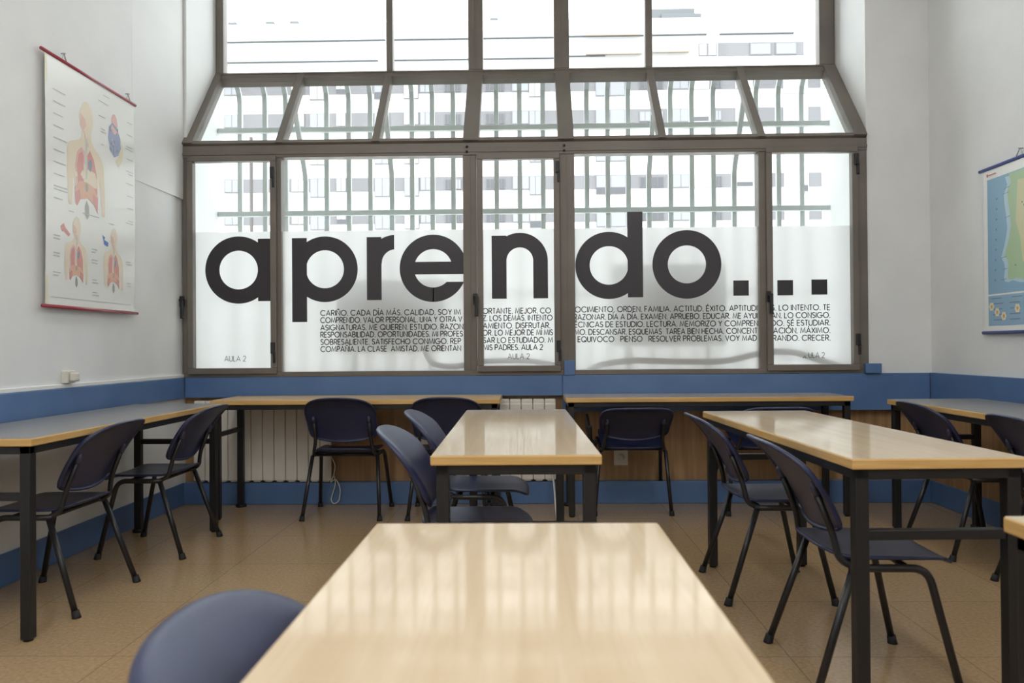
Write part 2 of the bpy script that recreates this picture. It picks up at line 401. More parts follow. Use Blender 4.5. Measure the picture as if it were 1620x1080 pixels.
for a, b in ((WX0 + .002, -2.405), (-1.782, -1.745), (-.456, -.362), (.224, .329), (1.614, 1.662), (2.296, WX1 - .001)):
    f.box((a, FY0, .936), (b, FY1, 2.452), .003)
for a in (-.405, .277):
    f.box((a - .004, FY0 - .004, .936), (a + .004, FY0 + .002, 2.452), .001)
W(f.build('frame', 'frame'), win1)
sc = MB()
for x_ in (-.425, .258):
    for z_ in (2.475, 2.510):
        sc.tube([(x_, FY0 - .014, z_), (x_, FY0 - .002, z_)], .009, 10)
W(sc.build('bolt', 'handle'), win1)

def handle(x, z, par, up=False):
    h = MB().box((x - .016, FY0 - .040, z), (x + .016, FY0 - .026, z + .075), .004)
    h.tube([(x, FY0 - .03, z + .045), (x, FY0 - .062, z + .045)], .011, 10)
    h.box((x - .002, FY0 - .068, z - .085), (x + .022, FY0 - .052, z + .058), .005)
    return W(h.build('handle', 'handle'), par)
def hinge(x, z, par):
    h = MB().box((x - .018, FY0 - .044, z + .045), (x + .010, FY0 - .02, z + .125), .004)
    h.box((x - .003, FY0 - .040, z - .02), (x + .014, FY0 - .024, z + .06), .004)
    return W(h.build('hinge', 'handle'), par)

PANES = {1: (-2.366, -1.817, .965, 2.424), 2: (-1.745, -.456, .936, 2.452), 3: (-.316, .182, .969, 2.417), 4: (.329, 1.614, .936, 2.452), 5: (1.702, 2.252, .964, 2.438)}
holders = {}
for k, (x0, x1, z0, z1) in PANES.items():
    par = win1
    if k in (1, 3, 5):
        par = W(empty('casement', (0, 0, 0)), win1)
        par.location = Vector(((x0 + x1) / 2, D, z0)) - win1.location
        s = MB(); t_ = .042; sy0, sy1 = FY0 - .026, FY0 + .03
        s.box((x0 - t_, sy0, z0 - t_), (x1 + t_, sy1, z0), .004); s.box((x0 - t_, sy0, z1), (x1 + t_, sy1, z1 + t_), .004)
        s.box((x0 - t_, sy0, z0), (x0, sy1, z1), .004); s.box((x1, sy0, z0), (x1 + t_, sy1, z1), .004)
        W(s.build('sash', 'frame'), par)
    holders[k] = par
    W(MB().box((x0 - .01, YG, z0 - .01), (x1 + .01, YG + .006, z1 + .01)).build('glass_pane', 'glass'), par)
    W(MB().poly([(x0 - .008, YG - .0015, z0 - .008), (x1 + .008, YG - .0015, z0 - .008), (x1 + .008, YG - .0015, FILM_Z), (x0 - .008, YG - .0015, FILM_Z)]).build('frosted_film', 'film', recalc=False), par)
handle(-2.440, 1.40, holders[1]); hinge(-1.795, 2.255, holders[1]); hinge(-1.795, 1.02, holders[1])
handle(-.372, 1.40, holders[3]); hinge(.212, 2.27, holders[3]); hinge(.212, 1.02, holders[3])
handle(1.668, 1.40, holders[5]); hinge(2.285, 2.30, holders[5]); hinge(2.285, 1.05, holders[5])

YL = YG - .0025
def ring(mb, cx, cz, ro, ri, a0=0, a1=360, y=YL, n=72):
    m_ = max(8, int(n * abs(a1 - a0) / 360)); o_, i_ = [], []
    for k in range(m_ + 1):
        a = radians(a0 + (a1 - a0) * k / m_)
        o_.append(mb.bm.verts.new((cx + ro * cos(a), y, cz + ro * sin(a)))); i_.append(mb.bm.verts.new((cx + ri * cos(a), y, cz + ri * sin(a))))
    for k in range(m_): mb._tag([mb.bm.faces.new((o_[k], o_[k+1], i_[k+1], i_[k]))])
def rect(mb, x0, x1, z0, z1, y=YL - .0002): mb.poly([(x0, y, z0), (x1, y, z0), (x1, y, z1), (x0, y, z1)])
def sub(mb, parts):
    pass
P = PX_M
big = {k: MB() for k in PANES}
def px2(px, py): return gx(px), wz(py, px)
# a
cx, cz = px2(376.2, 425.6); ring(big[1], cx, cz, 53.8 * P, 30.9 * P)
rect(big[1], gx(407.3), PANES[1][1] + .006, wz(475.4, 418), wz(375.5, 418))
# p
cx, cz = px2(515.0, 424.6); ring(big[2], cx, cz, 52.4 * P, 30.3 * P); rect(big[2], gx(462.1), gx(486), wz(509, 474), wz(374.6, 474))
# r
rect(big[2], gx(582), gx(605.5), wz(474, 594), wz(373.5, 594))
t_ = MB(); cx, cz = px2(628, 415); ring(t_, cx, cz, 45 * P, 22 * P, 92, 182)
t_.clip((gx(600), 0, 0), (-1, 0, 0)); t_.clip((gx(626), 0, 0), (1, 0, 0))
W(t_.build('lettering', 'ink'), holders[2])
# e
cx, cz = px2(688, 423.4); ring(big[2], cx, cz, 53.5 * P, 30.5 * P, 0, 180); ring(big[2], cx, cz, 53.5 * P, 30.5 * P, 180, 271)
rect(big[2], cx - 40 * P, cx + 50 * P, wz(432.9, 688), wz(413, 688))
t_ = MB(); ring(t_, cx, cz, 53.5 * P, 30.5 * P, 269, 360); t_.clip((0, 0, wz(445, 715)), (0, 0, 1)); t_.clip((PANES[2][1] + .006, 0, 0), (1, 0, 0))
W(t_.build('lettering', 'ink'), holders[2])
# n
rect(big[3], gx(781.2), gx(804.7), wz(472, 793), wz(371.7, 793)); cx, cz = px2(825.9, 411.7)
rect(big[3], gx(847), gx(870.3), wz(471.5, 858), cz)
t_ = MB(); ring(t_, cx, cz, 44.4 * P, 21.2 * P, 0, 180); t_.clip((gx(795), 0, 0), (-1, 0, 0)); W(t_.build('lettering', 'ink'), holders[3])
# d o . . .
cx, cz = px2(966.9, 419.4); ring(big[4], cx, cz, 53.2 * P, 30.5 * P); rect(big[4], gx(996.4), gx(1020.5), wz(470, 1008), wz(334.3, 1008))
cx, cz = px2(1089.7, 418); ring(big[4], cx, cz, 54.2 * P, 30 * P)
rect(big[4], gx(1162.3), gx(1186.6), wz(467.7, 1174), wz(443.6, 1174))
rect(big[5], gx(1231.3), gx(1255.9), wz(467.2, 1243), wz(443.2, 1243)); rect(big[5], gx(1284.6), gx(1309.4), wz(466.1, 1297), wz(442.2, 1297))
# the lines of small capitals: (pane, text, x0, x1, row centre, row column)
LINES = [
 (2, 'CARIÑO. CADA DÍA MÁS. CALIDAD. SOY IM', 507.6, 731), (2, 'COMPRENDO. VALOR PERSONAL. UNA Y OTRA V', 507.6, 733), (2, 'ASIGNATURAS. ME QUIEREN. ESTUDIO. RAZON', 507.6, 735),
 (2, 'RESPONSABILIDAD. OPORTUNIDADES. MI PROFES', 507.6, 734), (2, 'SOBRESALIENTE. SATISFECHO CONMIGO. REP', 507.6, 731), (2, 'COMPAÑÍA. LA CLASE  AMISTAD. ME ORIENTAN', 507.6, 731),
 (3, 'ORTANTE. MEJOR. CO', 767, 874), (3, 'Z. LOS DEMÁS. INTENTO', 767, 876.5), (3, 'AMIENTO. DISFRUTAR.', 767, 873), (3, 'OR. LO MEJOR DE MÍ MIS', 766.5, 877), (3, 'SAR LO ESTUDIADO. M', 767, 877), (3, 'MIS PADRES. AULA 2', 767, 861),
 (4, 'OCIMIENTO. ORDEN. FAMILIA. ACTITUD. ÉXITO. APTITUDI', 913, 1199), (4, 'RAZONAR. DÍA A DÍA. EXAMEN. APRUEBO. EDUCAR. ME AYUI', 911, 1199), (4, 'ÉCNICAS DE ESTUDIO. LECTURA. MEMORIZO Y COMPREN', 912, 1200),
 (4, 'MO. DESCANSAR. ESQUEMAS  TAREA BIEN HECHA. CONCENT', 912, 1199), (4, 'EQUIVOCO   PIENSO   RESOLVER PROBLEMAS. VOY MAD', 917, 1198),
 (5, 'S. LO INTENTO. TE', 1222, 1313), (5, 'AN. LO CONSIGO.', 1222, 1313), (5, 'DO. SÉ ESTUDIAR.', 1222, 1313), (5, 'ACIÓN. MÁXIMO.', 1225, 1313), (5, 'RANDO. CRECER.', 1224, 1313)]
ROWZ = {2: (493.9, 505.3, 517.2, 528.5, 540.2, 551.5), 3: (491.3, 502.6, 514.8, 525.9, 537.8, 549.2), 4: (488.4, 500.4, 512.3, 524.2, 535.6), 5: (486.5, 498.7, 510.7, 522.6, 534.4)}
cnt = {}
small = {k: MB() for k in PANES}
for k, s, a, b in LINES:
    i = cnt.get(k, 0); cnt[k] = i + 1
    mid = (a + b) / 2
    text_line(small[k], s, gx(a), gx(b), wz(ROWZ[k][i] + 4.0, mid), 8.3 * P, YL)
for k in PANES:
    x0, x1 = PANES[k][:2]
    if k in (2, 3, 4, 5):
        small[k].clip((x1 + .006, 0, 0), (1, 0, 0)); small[k].clip((x0 - .006, 0, 0), (-1, 0, 0)); W(small[k].build('small_lettering', 'ink', recalc=False), holders[k])
    if k == 2: big[2].clip((x1 + .006, 0, 0), (1, 0, 0))
    W(big[k].build('lettering', 'ink'), holders[k])
for k, s, a, b, r in ((1, 'AULA 2', 353, 387, 567.5), (3, 'AULA 2', 806, 840, 563.5), (5, 'ULA 2', 1279.5, 1304, 561.5)):
    g_ = MB(); text_line(g_, s, gx(a), gx(b), wz(r + 4, (a + b) / 2), 8.3 * P, YL, .12)
    if k == 5: text_line(g_, 'A', gx(1270), gx(1276), wz(r + 5, 1273), 4 * P, YL, .2)
    W(g_.build('grey_lettering', 'ink_grey', recalc=False), holders[k])

# ------------------------------------------------------------------ window 2: sloped glazing, window 3: upper glazing
MULL = ((-1.754, .026), (-1.069, .026), (-.397, .055), (.272, .055), (.946, .026), (1.635, .026))
win2 = tag(empty('window_2', (0, D, ZT)), 'sloped glazing between the lower and the upper window rows', 'window', None, 'structure')
A0, A1 = Vector((0, D - .004, ZT - .005)), Vector((0, D2, ZU + .0))
sl = (A1 - A0).normalized(); nr = Vector((0, -sl.z, sl.y))   # into the room and up
def slab(mb, x0, x1, s0, s1, d0, d1):
    P_ = lambda x, s, d: Vector((x, 0, 0)) + A0 + sl * s + nr * d
    mb.hexa([P_(x0, s0, d0), P_(x1, s0, d0), P_(x1, s1, d0), P_(x0, s1, d0), P_(x0, s0, d1), P_(x1, s0, d1), P_(x1, s1, d1), P_(x0, s1, d1)])
LS = (A1 - A0).length
f = MB()
for x_, h_ in MULL: slab(f, x_ - h_, x_ + h_, 0, LS, -.05, .035)
slab(f, WX0 + .004, -2.372, 0, LS, -.05, .04); slab(f, 2.272, WX1 - .004, 0, LS, -.05, .04)
slab(f, WX0 + .004, WX1 - .004, 0, .032, -.05, .03); slab(f, WX0 + .032, WX1 - .008, LS - .055, LS, -.05, .03)
W(f.build('frame', 'frame'), win2)
xs = [-2.372] + [v for x_, h_ in MULL for v in (x_ - h_, x_ + h_)] + [2.272]
for i in range(0, len(xs), 2):
    g_ = MB(); slab(g_, xs[i] - .008, xs[i+1] + .008, .02, LS - .045, -.008, -.002)
    W(g_.build('glass_pane', 'glass'), win2)
win3 = tag(empty('window_3', (0, D2, ZU)), 'tall upper glazing above the sloped panes', 'window', None, 'structure')
f = MB(); UT = H - .02
f.box((-2.42, D2 - .03, 3.17), (2.36, D2 + .06, 3.248), .004); f.box((-2.42, D2 - .03, UT - .06), (2.36, D2 + .06, UT), .004)
f.box((-2.42, D2 - .036, 3.235), (2.36, D2 - .028, 3.241), .001)
UX = ((-2.42, -2.362), (-1.088, -1.038), (-.451, -.338), (.212, .329), (.915, .969), (2.245, 2.36))
for a, b in UX: f.box((a, D2 - .03, 3.248), (b, D2 + .06, UT - .06), .004)
for a in (-.395, .270): f.box((a - .005, D2 - .036, 3.248), (a + .005, D2 - .028, UT - .06), .001)
W(f.build('frame', 'frame'), win3)
for (a, b), (c, d) in zip(UX, UX[1:]):
    W(MB().box((b - .01, D2 + .01, 3.24), (c + .01, D2 + .016, UT - .05)).build('glass_pane', 'glass'), win3)

# ------------------------------------------------------------------ outside: light well, grille, units, pole, building
struct('wall_well_left', MB().box((-2.75, D + .26, -4), (-2.47, 6.36, 3.3)), 'well', 'white side wall of the light well, left', 'wall')
struct('wall_well_right', MB().box((2.385, D + .26, -4), (2.75, 6.36, 3.12)), 'well', 'white side wall of the light well, right', 'wall')
struct('trim_10', MB().box((-2.46, D + .26, .55), (2.38, 6.45, .62)), 'ground', 'concrete ledge outside the window', 'ledge')
gr = tag(empty('window_grille', (0, 6.3, .62)), 'pale green metal grille of bars and rails outside the window', 'grille')
GX = [-2.309, -2.106, -1.938, -1.779, -1.608, -1.430, -1.257, -1.084, -0.922, -0.759, -0.592, -0.423, -0.246, -0.061, 0.125, 0.294, 0.473, 0.639, 0.802, 0.965, 1.137, 1.305, 1.475, 1.637, 1.814, 1.989, 2.170]
BRACE = (-1.779, -1.084, .965, 1.637)
for x_ in GX:
    b_ = MB(); hw, dp = .018, .03
    pr = [(6.30, .62), (6.30, 3.08), (6.285, 3.14), (6.20, 3.235)] if x_ not in BRACE else [(6.30, .62), (6.30, 2.44), (6.28, 2.50), (5.99, 2.96)]
    for (ya, za), (yb, zb) in zip(pr, pr[1:]):
        b_.hexa([(x_-hw, ya-dp/2, za), (x_+hw, ya-dp/2, za), (x_+hw, ya+dp/2, za), (x_-hw, ya+dp/2, za), (x_-hw, yb-dp/2, zb), (x_+hw, yb-dp/2, zb), (x_+hw, yb+dp/2, zb), (x_-hw, yb+dp/2, zb)])
    W(b_.build('bar', 'grille'), gr)
for z_ in (.86, 1.51, 2.175, 2.84):
    W(MB().box((-2.468, 6.235, z_ - .02), (2.383, 6.283, z_ + .02), .004).build('rail', 'grille'), gr)

def ac_unit(x0, x1, z0, z1, label):
    t = tag(empty('air_conditioner_unit', ((x0 + x1) / 2, 5.98, .62)), label, 'air conditioner', 'air conditioner units on the outside ledge')
    W(MB().box((x0, 5.84, z0), (x1, 6.12, z1), .015).build('casing', 'unit'), t)
    for a_ in (x0 + .10, x1 - .13): W(MB().box((a_, 5.95, .621), (a_ + .03, 6.00, z0 + .001)).build('foot', 'unit_dark'), t)
    g_ = MB(); cz_ = (z0 + z1) / 2; cx_ = x0 + (x1 - x0) * .4
    for r_ in (.06, .11, .16, .2):
        g_.tube([(cx_ + r_ * cos(a * pi / 12), 5.835, cz_ + r_ * sin(a * pi / 12)) for a in range(25)], .005, 6, False)
    g_.box((cx_ - .2, 5.832, cz_ - .006), (cx_ + .2, 5.838, cz_ + .006)); g_.box((cx_ - .006, 5.832, cz_ - .2), (cx_ + .006, 5.838, cz_ + .2))
    W(g_.build('fan_grille', 'unit_dark'), t)
    return t
ac_unit(-1.42, -.62, 1.07, 1.60, 'blurred grey outdoor unit behind the film under the letters r and e')
ac_unit(.62, 1.45, 1.10, 1.70, 'blurred grey outdoor unit behind the film under the letters d and o')
def hose(pts, r, label):
    o = MB().tube(rpath(pts, .12, 8), r, 8).build('hose', 'hose'); return tag(o, label, 'hose', 'hoses outside behind the film')
hose([(-.66, 5.80, 1.24), (-.76, 5.66, 1.10), (-.70, 5.625, .985), (-.55, 5.625, .955), (-.35, 5.625, 1.0), (.0, 5.625, 1.005), (.16, 5.64, .975), (.30, 5.74, .93), (.30, 5.80, .70), (.30, 5.85, .64)], .02, 'dark hose curving behind the film of the middle casement')
hose([(.40, 5.86, .64), (.40, 5.78, .90), (.48, 5.64, .965), (.70, 5.625, 1.0), (1.1, 5.625, .985), (1.4, 5.625, .985), (1.62, 5.625, 1.045), (1.85, 5.625, 1.06), (2.1, 5.63, .975), (2.25, 5.72, .94), (2.3, 5.8, .66)], .022, 'dark hose lying along the foot of the right panes')
tag(MB().tube([(-7.05, 20, -8), (-7.05, 20, 6.5)], .045, 10).build('lamp_post', 'polemetal'), 'thin brown post seen through the top of the leftmost casement', 'post')
struct('ground', MB().box((-120, 5.9, -8.3), (120, 140, -8)), 'ground', 'pale ground outside the building', 'ground')

bd = tag(empty('apartment_building', (0, 70, -8)), 'long white apartment block with grey window bands across the street', 'building')
BY = 70.0
W(MB().box((-48, BY, -8), (48, BY + 10, 30.1)).build('facade', 'facade'), bd)
bx = lambda px: (px - 836) * .056
def fz(k): return 13.35 + 2.9 * k
for k in range(-5, 5):
    W(MB().box((bx(352), BY - .06, fz(k) - 1.22), (bx(1298), BY + .01, fz(k))).build('grey_band', 'band'), bd)
W(MB().box((bx(1138), BY - .06, fz(5) - 1.22), (bx(1272), BY + .01, fz(5) - .05)).build('grey_band', 'band'), bd)
for z_, a, b in ((26.62, 356, 600), (26.62, 622, 880), (28.45, 356, 612), (28.45, 625, 880), (28.5, 900, 1120), (28.5, 1140, 1256), (26.75, 900, 960)):
    W(MB().box((bx(a), BY - .3, z_), (bx(b), BY + .01, z_ + .07)).build('painted_shadow_line', 'roofbox'), bd)  # raised dark strips, shadow lines of the upper terraces put in as colour
COLS = [(354, 377, 'shutter', 0), (388, 416, 'band2', 0), (461, 481, 'pale', 0), (491, 514, 'pale', 9), (533, 547, 'pale', 0), (594, 617, 'shutter', 9), (641, 663, 'pale', 9), (667, 682, 'shutter', 0), (706, 715, 'dark', 0), (722, 730, 'dark', 0),
        (771, 783, 'dark', 0), (790, 799, 'dark', 0), (813, 838, 'shutter', 0), (840, 857, 'pale', 9), (945, 990, 'shutter', 9), (1014, 1030, 'dark', 0), (1032, 1050, 'dark', 0), (1065, 1090, 'shutter', 0), (1098, 1122, 'white', 0), (1133, 1141, 'dark', 0), (1165, 1190, 'white', 0), (1240, 1264, 'white', 9), (1270, 1276, 'white', 9)]
for k in range(-1, 5):
    for a, b, ty, low in COLS:
        if ty == 'band2': continue
        z1 = fz(k) - .08; z0 = fz(k) - 1.16 - low * .056
        if ty == 'dark': z1 -= .2; z0 += .08
        ty2 = ty
        if ty == 'pale' and random.random() < .3: ty2 = 'shutter'
        if ty == 'dark' and random.random() < .25: ty2 = 'shutter'
        fr = W(MB().box((bx(a) - .06, BY - .14, z0 - .06), (bx(b) + .06, BY - .055, z1 + .05)).build('window', 'band' if ty != 'white' else 'win_frame'), bd)
        p_ = MB(); mk = {'shutter': 'shutter', 'pale': 'win_pale', 'dark': 'win_dark', 'white': 'win_pale'}[ty2]
        half = random.choice((0, 0, 0, 0, .35)) if ty != 'dark' else 0
        mid_ = (bx(a) + bx(b)) / 2
        zs = z0 + (z1 - z0) * half
        if half: p_.use('win_dark'); p_.box((bx(a), BY - .16, z0), (bx(b), BY - .13, zs))
        p_.use(mk); p_.box((bx(a), BY - .16, zs), (mid_ - .03, BY - .13, z1)); p_.box((mid_ + .03, BY - .16, zs), (bx(b), BY - .13, z1))
        W(p_.build('pane', mk), fr)
for a, b in ((1108, 1120), (1122, 1135), (1188, 1220), (1228, 1260)):
    fr = W(MB().box((bx(a) - .05, BY - .14, fz(5) - 1.2), (bx(b) + .05, BY - .055, fz(5) - .1)).build('window', 'band'), bd)
    W(MB().box((bx(a) + .05, BY - .16, fz(5) - 1.12), (bx(b) - .05, BY - .13, fz(5) - .2)).build('pane', 'shutter' if a > 1150 else 'facade'), fr)
for a, b, z_ in ((930, 1018, 26.95), (1028, 1092, 27.05), (928, 1016, 28.62)):
    W(MB().hexa([(bx(a), BY - .7, z_ - .25), (bx(b), BY - .7, z_ - .25), (bx(b), BY, z_ - .05), (bx(a), BY, z_ - .05), (bx(a), BY - .7, z_ - .17), (bx(b), BY - .7, z_ - .17), (bx(b), BY, z_ + .1), (bx(a), BY, z_ + .1)]).build('awning', 'awning'), bd)
W(MB().box((bx(1036), BY + .5, 30.11), (bx(1104), BY + 4, 31.15), .05).build('roof_housing', 'roofbox'), bd)
W(MB().box((bx(1050), BY + .1, 30.11), (bx(1113), BY + .48, 30.55), .05).build('roof_housing', 'roofbox'), bd)
for a in (419, 458, 358, 778):
    W(MB().box((bx(a), BY + .1, 30.11), (bx(a + 13), BY + .7, 30.42), .03).build('roof_vent', 'roofbox'), bd)

# ------------------------------------------------------------------ tables
TZ = .77
def table(name, x0, x1, y0, y1, label, top='beech', rear=None, axis='y'):
    cx_, cy_ = (x0 + x1) / 2, (y0 + y1) / 2; hx, hy = (x1 - x0) / 2, (y1 - y0) / 2
    t = tag(empty(name, (cx_, cy_, 0)), label, 'table', 'black framed classroom tables')
    tb = MB(); tb.use('edge_'); tb.mats = ['beech_edge', top]; tb.mi = 0
    tb.box((-hx, -hy, TZ - .031), (hx, hy, TZ - .001), .004)
    M_top = top
    tp = tb.build('tabletop', None, t)
    tp['label'] = 'tabletop with a yellow beech edge'
    MB().box((-hx + .003, -hy + .003, TZ - .0012), (hx - .003, hy - .003, TZ), .0005, 1).build('laminate', top, tp)
    lw = .02; ins = .016
    fx, fy = hx - ins, hy - ins
    fr = MB(); z0, z1 = TZ - .062, TZ - .0315
    fr.box((-fx, -fy, z0), (fx, -fy + .03, z1), .003); fr.box((-fx, fy - .03, z0), (fx, fy, z1), .003)
    fr.box((-fx, -fy + .03, z0), (-fx + .03, fy - .03, z1), .003); fr.box((fx - .03, -fy + .03, z0), (fx, fy - .03, z1), .003)
    fr.build('apron', 'black_metal', t)
    for sx in (-1, 1):
        for sy in (-1, 1):
            a = (sx * fx, sy * fy); b = (sx * (fx - .04), sy * (fy - .04))
            lg = MB().box((min(a[0], b[0]), min(a[1], b[1]), .008), (max(a[0], b[0]), max(a[1], b[1]), z1 - .0005), .003).build('leg', 'black_metal', t)
            m_ = ((a[0] + b[0]) / 2, (a[1] + b[1]) / 2)
            big_ = rear and rear(sx, sy)
            MB().tube([(m_[0], m_[1], 0), (m_[0], m_[1], .006), (m_[0], m_[1], .018)], .036 if big_ else .017, 12).build('foot', 'rubber', lg)
    if axis == 'y':
        for sy in (-1, 1): MB().box((-fx + .04, sy * (fy - .02) - .014, .53), (fx - .04, sy * (fy - .02) + .014, .56), .003).build('stretcher', 'black_metal', t)
    else:
        for sx in (-1, 1): MB().box((sx * (fx - .02) - .014, -fy + .04, .53), (sx * (fx - .02) + .014, fy - .04, .56), .003).build('stretcher', 'black_metal', t)
    return t
table('classroom_table', -.290, .240, -.22, 1.485, 'pale beech table filling the foreground, nearest the camera')
t2 = table('classroom_table', -.262, .262, -.88, .88, 'beech table in the middle with a reflection of the window lettering')
t2.location = (-.055, 3.29, 0); t2.rotation_euler = (0, 0, radians(.9))
t3 = table('classroom_table', -.258, .258, -.85, .85, 'beech table right of the middle with two chairs along its left side')
t3.location = (1.158, 3.155, 0); t3.rotation_euler = (0, 0, radians(1.9))
table('classroom_table', -2.40, -1.870, 2.93, 4.77, 'grey topped table standing against the left wall', 'grey_top', lambda sx, sy: sx < 0)
table('classroom_table', -2.05, -.187, 5.03, 5.515, 'table along the wall under the left half of the window', 'beech_dull', lambda sx, sy: sy > 0, 'x')
table('classroom_table', .236, 2.072, 5.085, 5.525, 'table along the wall under the right half of the window', 'beech_x', lambda sx, sy: sy > 0, 'x')
table('classroom_table', 2.155, 2.70, 3.03, 4.81, 'grey topped table standing against the right wall', 'grey_top', lambda sx, sy: sx > 0)
table('classroom_table', .905, 1.42, -.15, 1.535, 'beech table of which only a corner shows at the right edge')

# ------------------------------------------------------------------ chairs (local: front = +y, origin on the floor between the feet)
def make_chair():
    t = empty('stacking_chair')
    # backrest
    bm = bmesh.new(); NU, NV = 27, 17; g = []
    for j in range(NV):
        row = []
        for i in range(NU):
            u = sin(-pi / 2 + pi * i / (NU - 1)) * .9995
            zt = .605 + .181 * (1 - abs(u) ** 2.6) ** (1 / 4.6); zb = .605 - (.112 - .030 * u * u) * (1 - abs(u) ** 14) ** (1 / 8)
            vj = 1 - (1 - j / (NV - 1)) ** 1.5; z = zb + (zt - zb) * vj
            hw = .228 - .018 * max(0, min(1, (.70 - z) / .19))
            x = u * hw; q = max(0, (z - .49) / .295)
            y = -.135 - .185 * q ** 1.45 + .042 * (x / .228) ** 2
            e = max(abs(u) ** 12, vj ** 14)
            y -= .016 * e
            row.append(bm.verts.new((x, y, z)))
        g.append(row)
    for j in range(NV - 1):
        for i in range(NU - 1): bm.faces.new((g[j][i], g[j][i+1], g[j+1][i+1], g[j+1][i])).smooth = True
    bmesh.ops.remove_doubles(bm, verts=bm.verts[:], dist=.0008)
    rim = [e for e in bm.edges if len(e.link_faces) == 1]      # rolled-back flange round the outline
    ex = bmesh.ops.extrude_edge_only(bm, edges=rim)
    for v in ex['geom']:
        if isinstance(v, bmesh.types.BMVert):
            v.co.y -= .014; v.co.x *= 1.012; v.co.z += (v.co.z - .62) * .012
    for f_ in bm.faces: f_.smooth = True
    def shell(bm, name, th):
        bmesh.ops.recalc_face_normals(bm, faces=bm.faces[:])
        me = bpy.data.meshes.new(name); bm.to_mesh(me); bm.free(); me.materials.append(M['plastic'])
        for p in me.polygons: p.use_smooth = True
        o = bpy.data.objects.new(name, me); COL.objects.link(o); o.parent = t
        s = o.modifiers.new('thickness', 'SOLIDIFY'); s.thickness = th; s.offset = 0
        s2 = o.modifiers.new('smooth', 'SUBSURF'); s2.levels = 1; s2.render_levels = 1
        return o
    br = shell(bm, 'backrest', .013)
    # seat
    bm = bmesh.new(); NU, NV = 19, 19; g = []
    for j in range(NV):
        row = []
        for i in range(NU):
            a = -1 + 2 * i / (NU - 1); b = -1 + 2 * j / (NV - 1)
            # square to rounded square
            k = (1 - .20 * (abs(a) ** 4) * (abs(b) ** 4))
            x = a * .212 * k * (1 - .04 * (1 - b) / 2); y = .045 + b * .215 * k
            z = .428 + .010 * (abs(a) ** 3) - .006
            if y < -.085: z += .030 * ((-.085 - y) / .085) ** 1.6
            if y > .17: z -= .032 * ((y - .17) / .09) ** 2
            row.append(bm.verts.new((x, y, z)))
        g.append(row)
    for j in range(NV - 1):
        for i in range(NU - 1): bm.faces.new((g[j][i], g[j][i+1], g[j+1][i+1], g[j+1][i])).smooth = True
    shell(bm, 'seat', .013)
    R = .0125
    for s in (-1, 1):
        lg = MB().tube(rpath([(s*.249, .225, .004), (s*.216, .135, .405), (s*.208, .02, .402), (s*.205, -.10, .402)], .05), R, 12).build('leg', 'tube', t)
        MB().tube([(s*.2495, .2265, 0), (s*.2492, .2257, .006), (s*.2475, .221, .03)], .0185, 12, True, .0155).build('foot_cap', 'rubber', lg)
        lg = MB().tube([(s*.249, -.225, .004), (s*.2138, -.092, .396)], R, 12).build('leg', 'tube', t)
        MB().tube([(s*.2495, -.2265, 0), (s*.2492, -.2255, .006), (s*.2475, -.219, .03)], .0185, 12, True, .0155).build('foot_cap', 'rubber', lg)
        up = MB().tube(rpath([(s*.205, -.08, .402), (s*.196, -.128, .424), (s*.180, -.140, .50), (s*.178, -.196, .645)], .04), .011, 12).build('back_upright', 'tube', t)
        MB().tube([(s*.178, -.189, .625), (s*.178, -.200, .652), (s*.178, -.199, .664)], .0145, 10, True, .009).build('fixing_cap', 'cap', up)
    for y_ in (.085, -.07):
        MB().tube([(-.209, y_, .400), (.209, y_, .400)], .010, 10).build('crossbar', 'tube', t)
    return t
proto = make_chair()
used = [False]
def chair(x, y, facing, label, tilt=0.0):
    """facing: world angle in degrees of the chair's front; tilt raises the front feet"""
    if not used[0]: used[0] = True; c = proto
    else: c = dup(proto)
    th = radians(facing - 90); c.rotation_euler = (radians(tilt), 0, th)
    c.location = (x, y, 0)
    if tilt:
        back = Vector((-sin(th), cos(th), 0)) * (.225 * cos(radians(tilt)) - .225)
        c.location = Vector((x, y, .225 * sin(radians(tilt)) + .001)) + back
    tag(c, label, 'chair', 'navy stacking chairs'); return c
chair(-.07, .905, 0, 'navy chair in the foreground, only its rounded backrest showing beside the nearest table')
chair(-2.092, 3.465, 180, 'navy chair at the left wall table, nearer the camera')
chair(-2.05, 4.365, 180, 'navy chair at the left wall table, nearer the window')
chair(-1.207, 5.245, 90, 'navy chair facing the window in front of the left radiator')
chair(-.53, 5.245, 90, 'navy chair facing the window behind the middle table')
chair(-.245, 3.10, 0, 'navy chair at the left side of the middle table, nearer the camera')
chair(-.262, 3.885, 0, 'navy chair at the left side of the middle table, nearer the window')
chair(1.062, 3.62, 0, 'navy chair at the left side of the right table, nearer the window')
chair(1.10, 2.70, -1, 'navy chair at the left side of the right table, nearer the camera')
tipped = chair(.67, 5.375, 90, 'navy chair tipped back under the window with its front feet raised', 17)
wt = MB(); wt.box((-.30, -.16, .50), (-.278, .06, .60), .01, 3); wt.build('writing_tablet', 'handle', tipped)
MB().tube(rpath([(-.205, .03, .402), (-.262, .03, .41), (-.268, .0, .53)], .04), .011, 10).build('tablet_arm', 'tube', tipped)
chair(1.53, 5.36, 90, 'navy chair tipped back under the window, mostly hidden by the right table', 17)
chair(2.36, 4.30, 0, 'navy chair at the right wall table, nearer the window')
chair(2.378, 3.47, 0, 'navy chair at the right wall table, cut by the right edge of the photo')

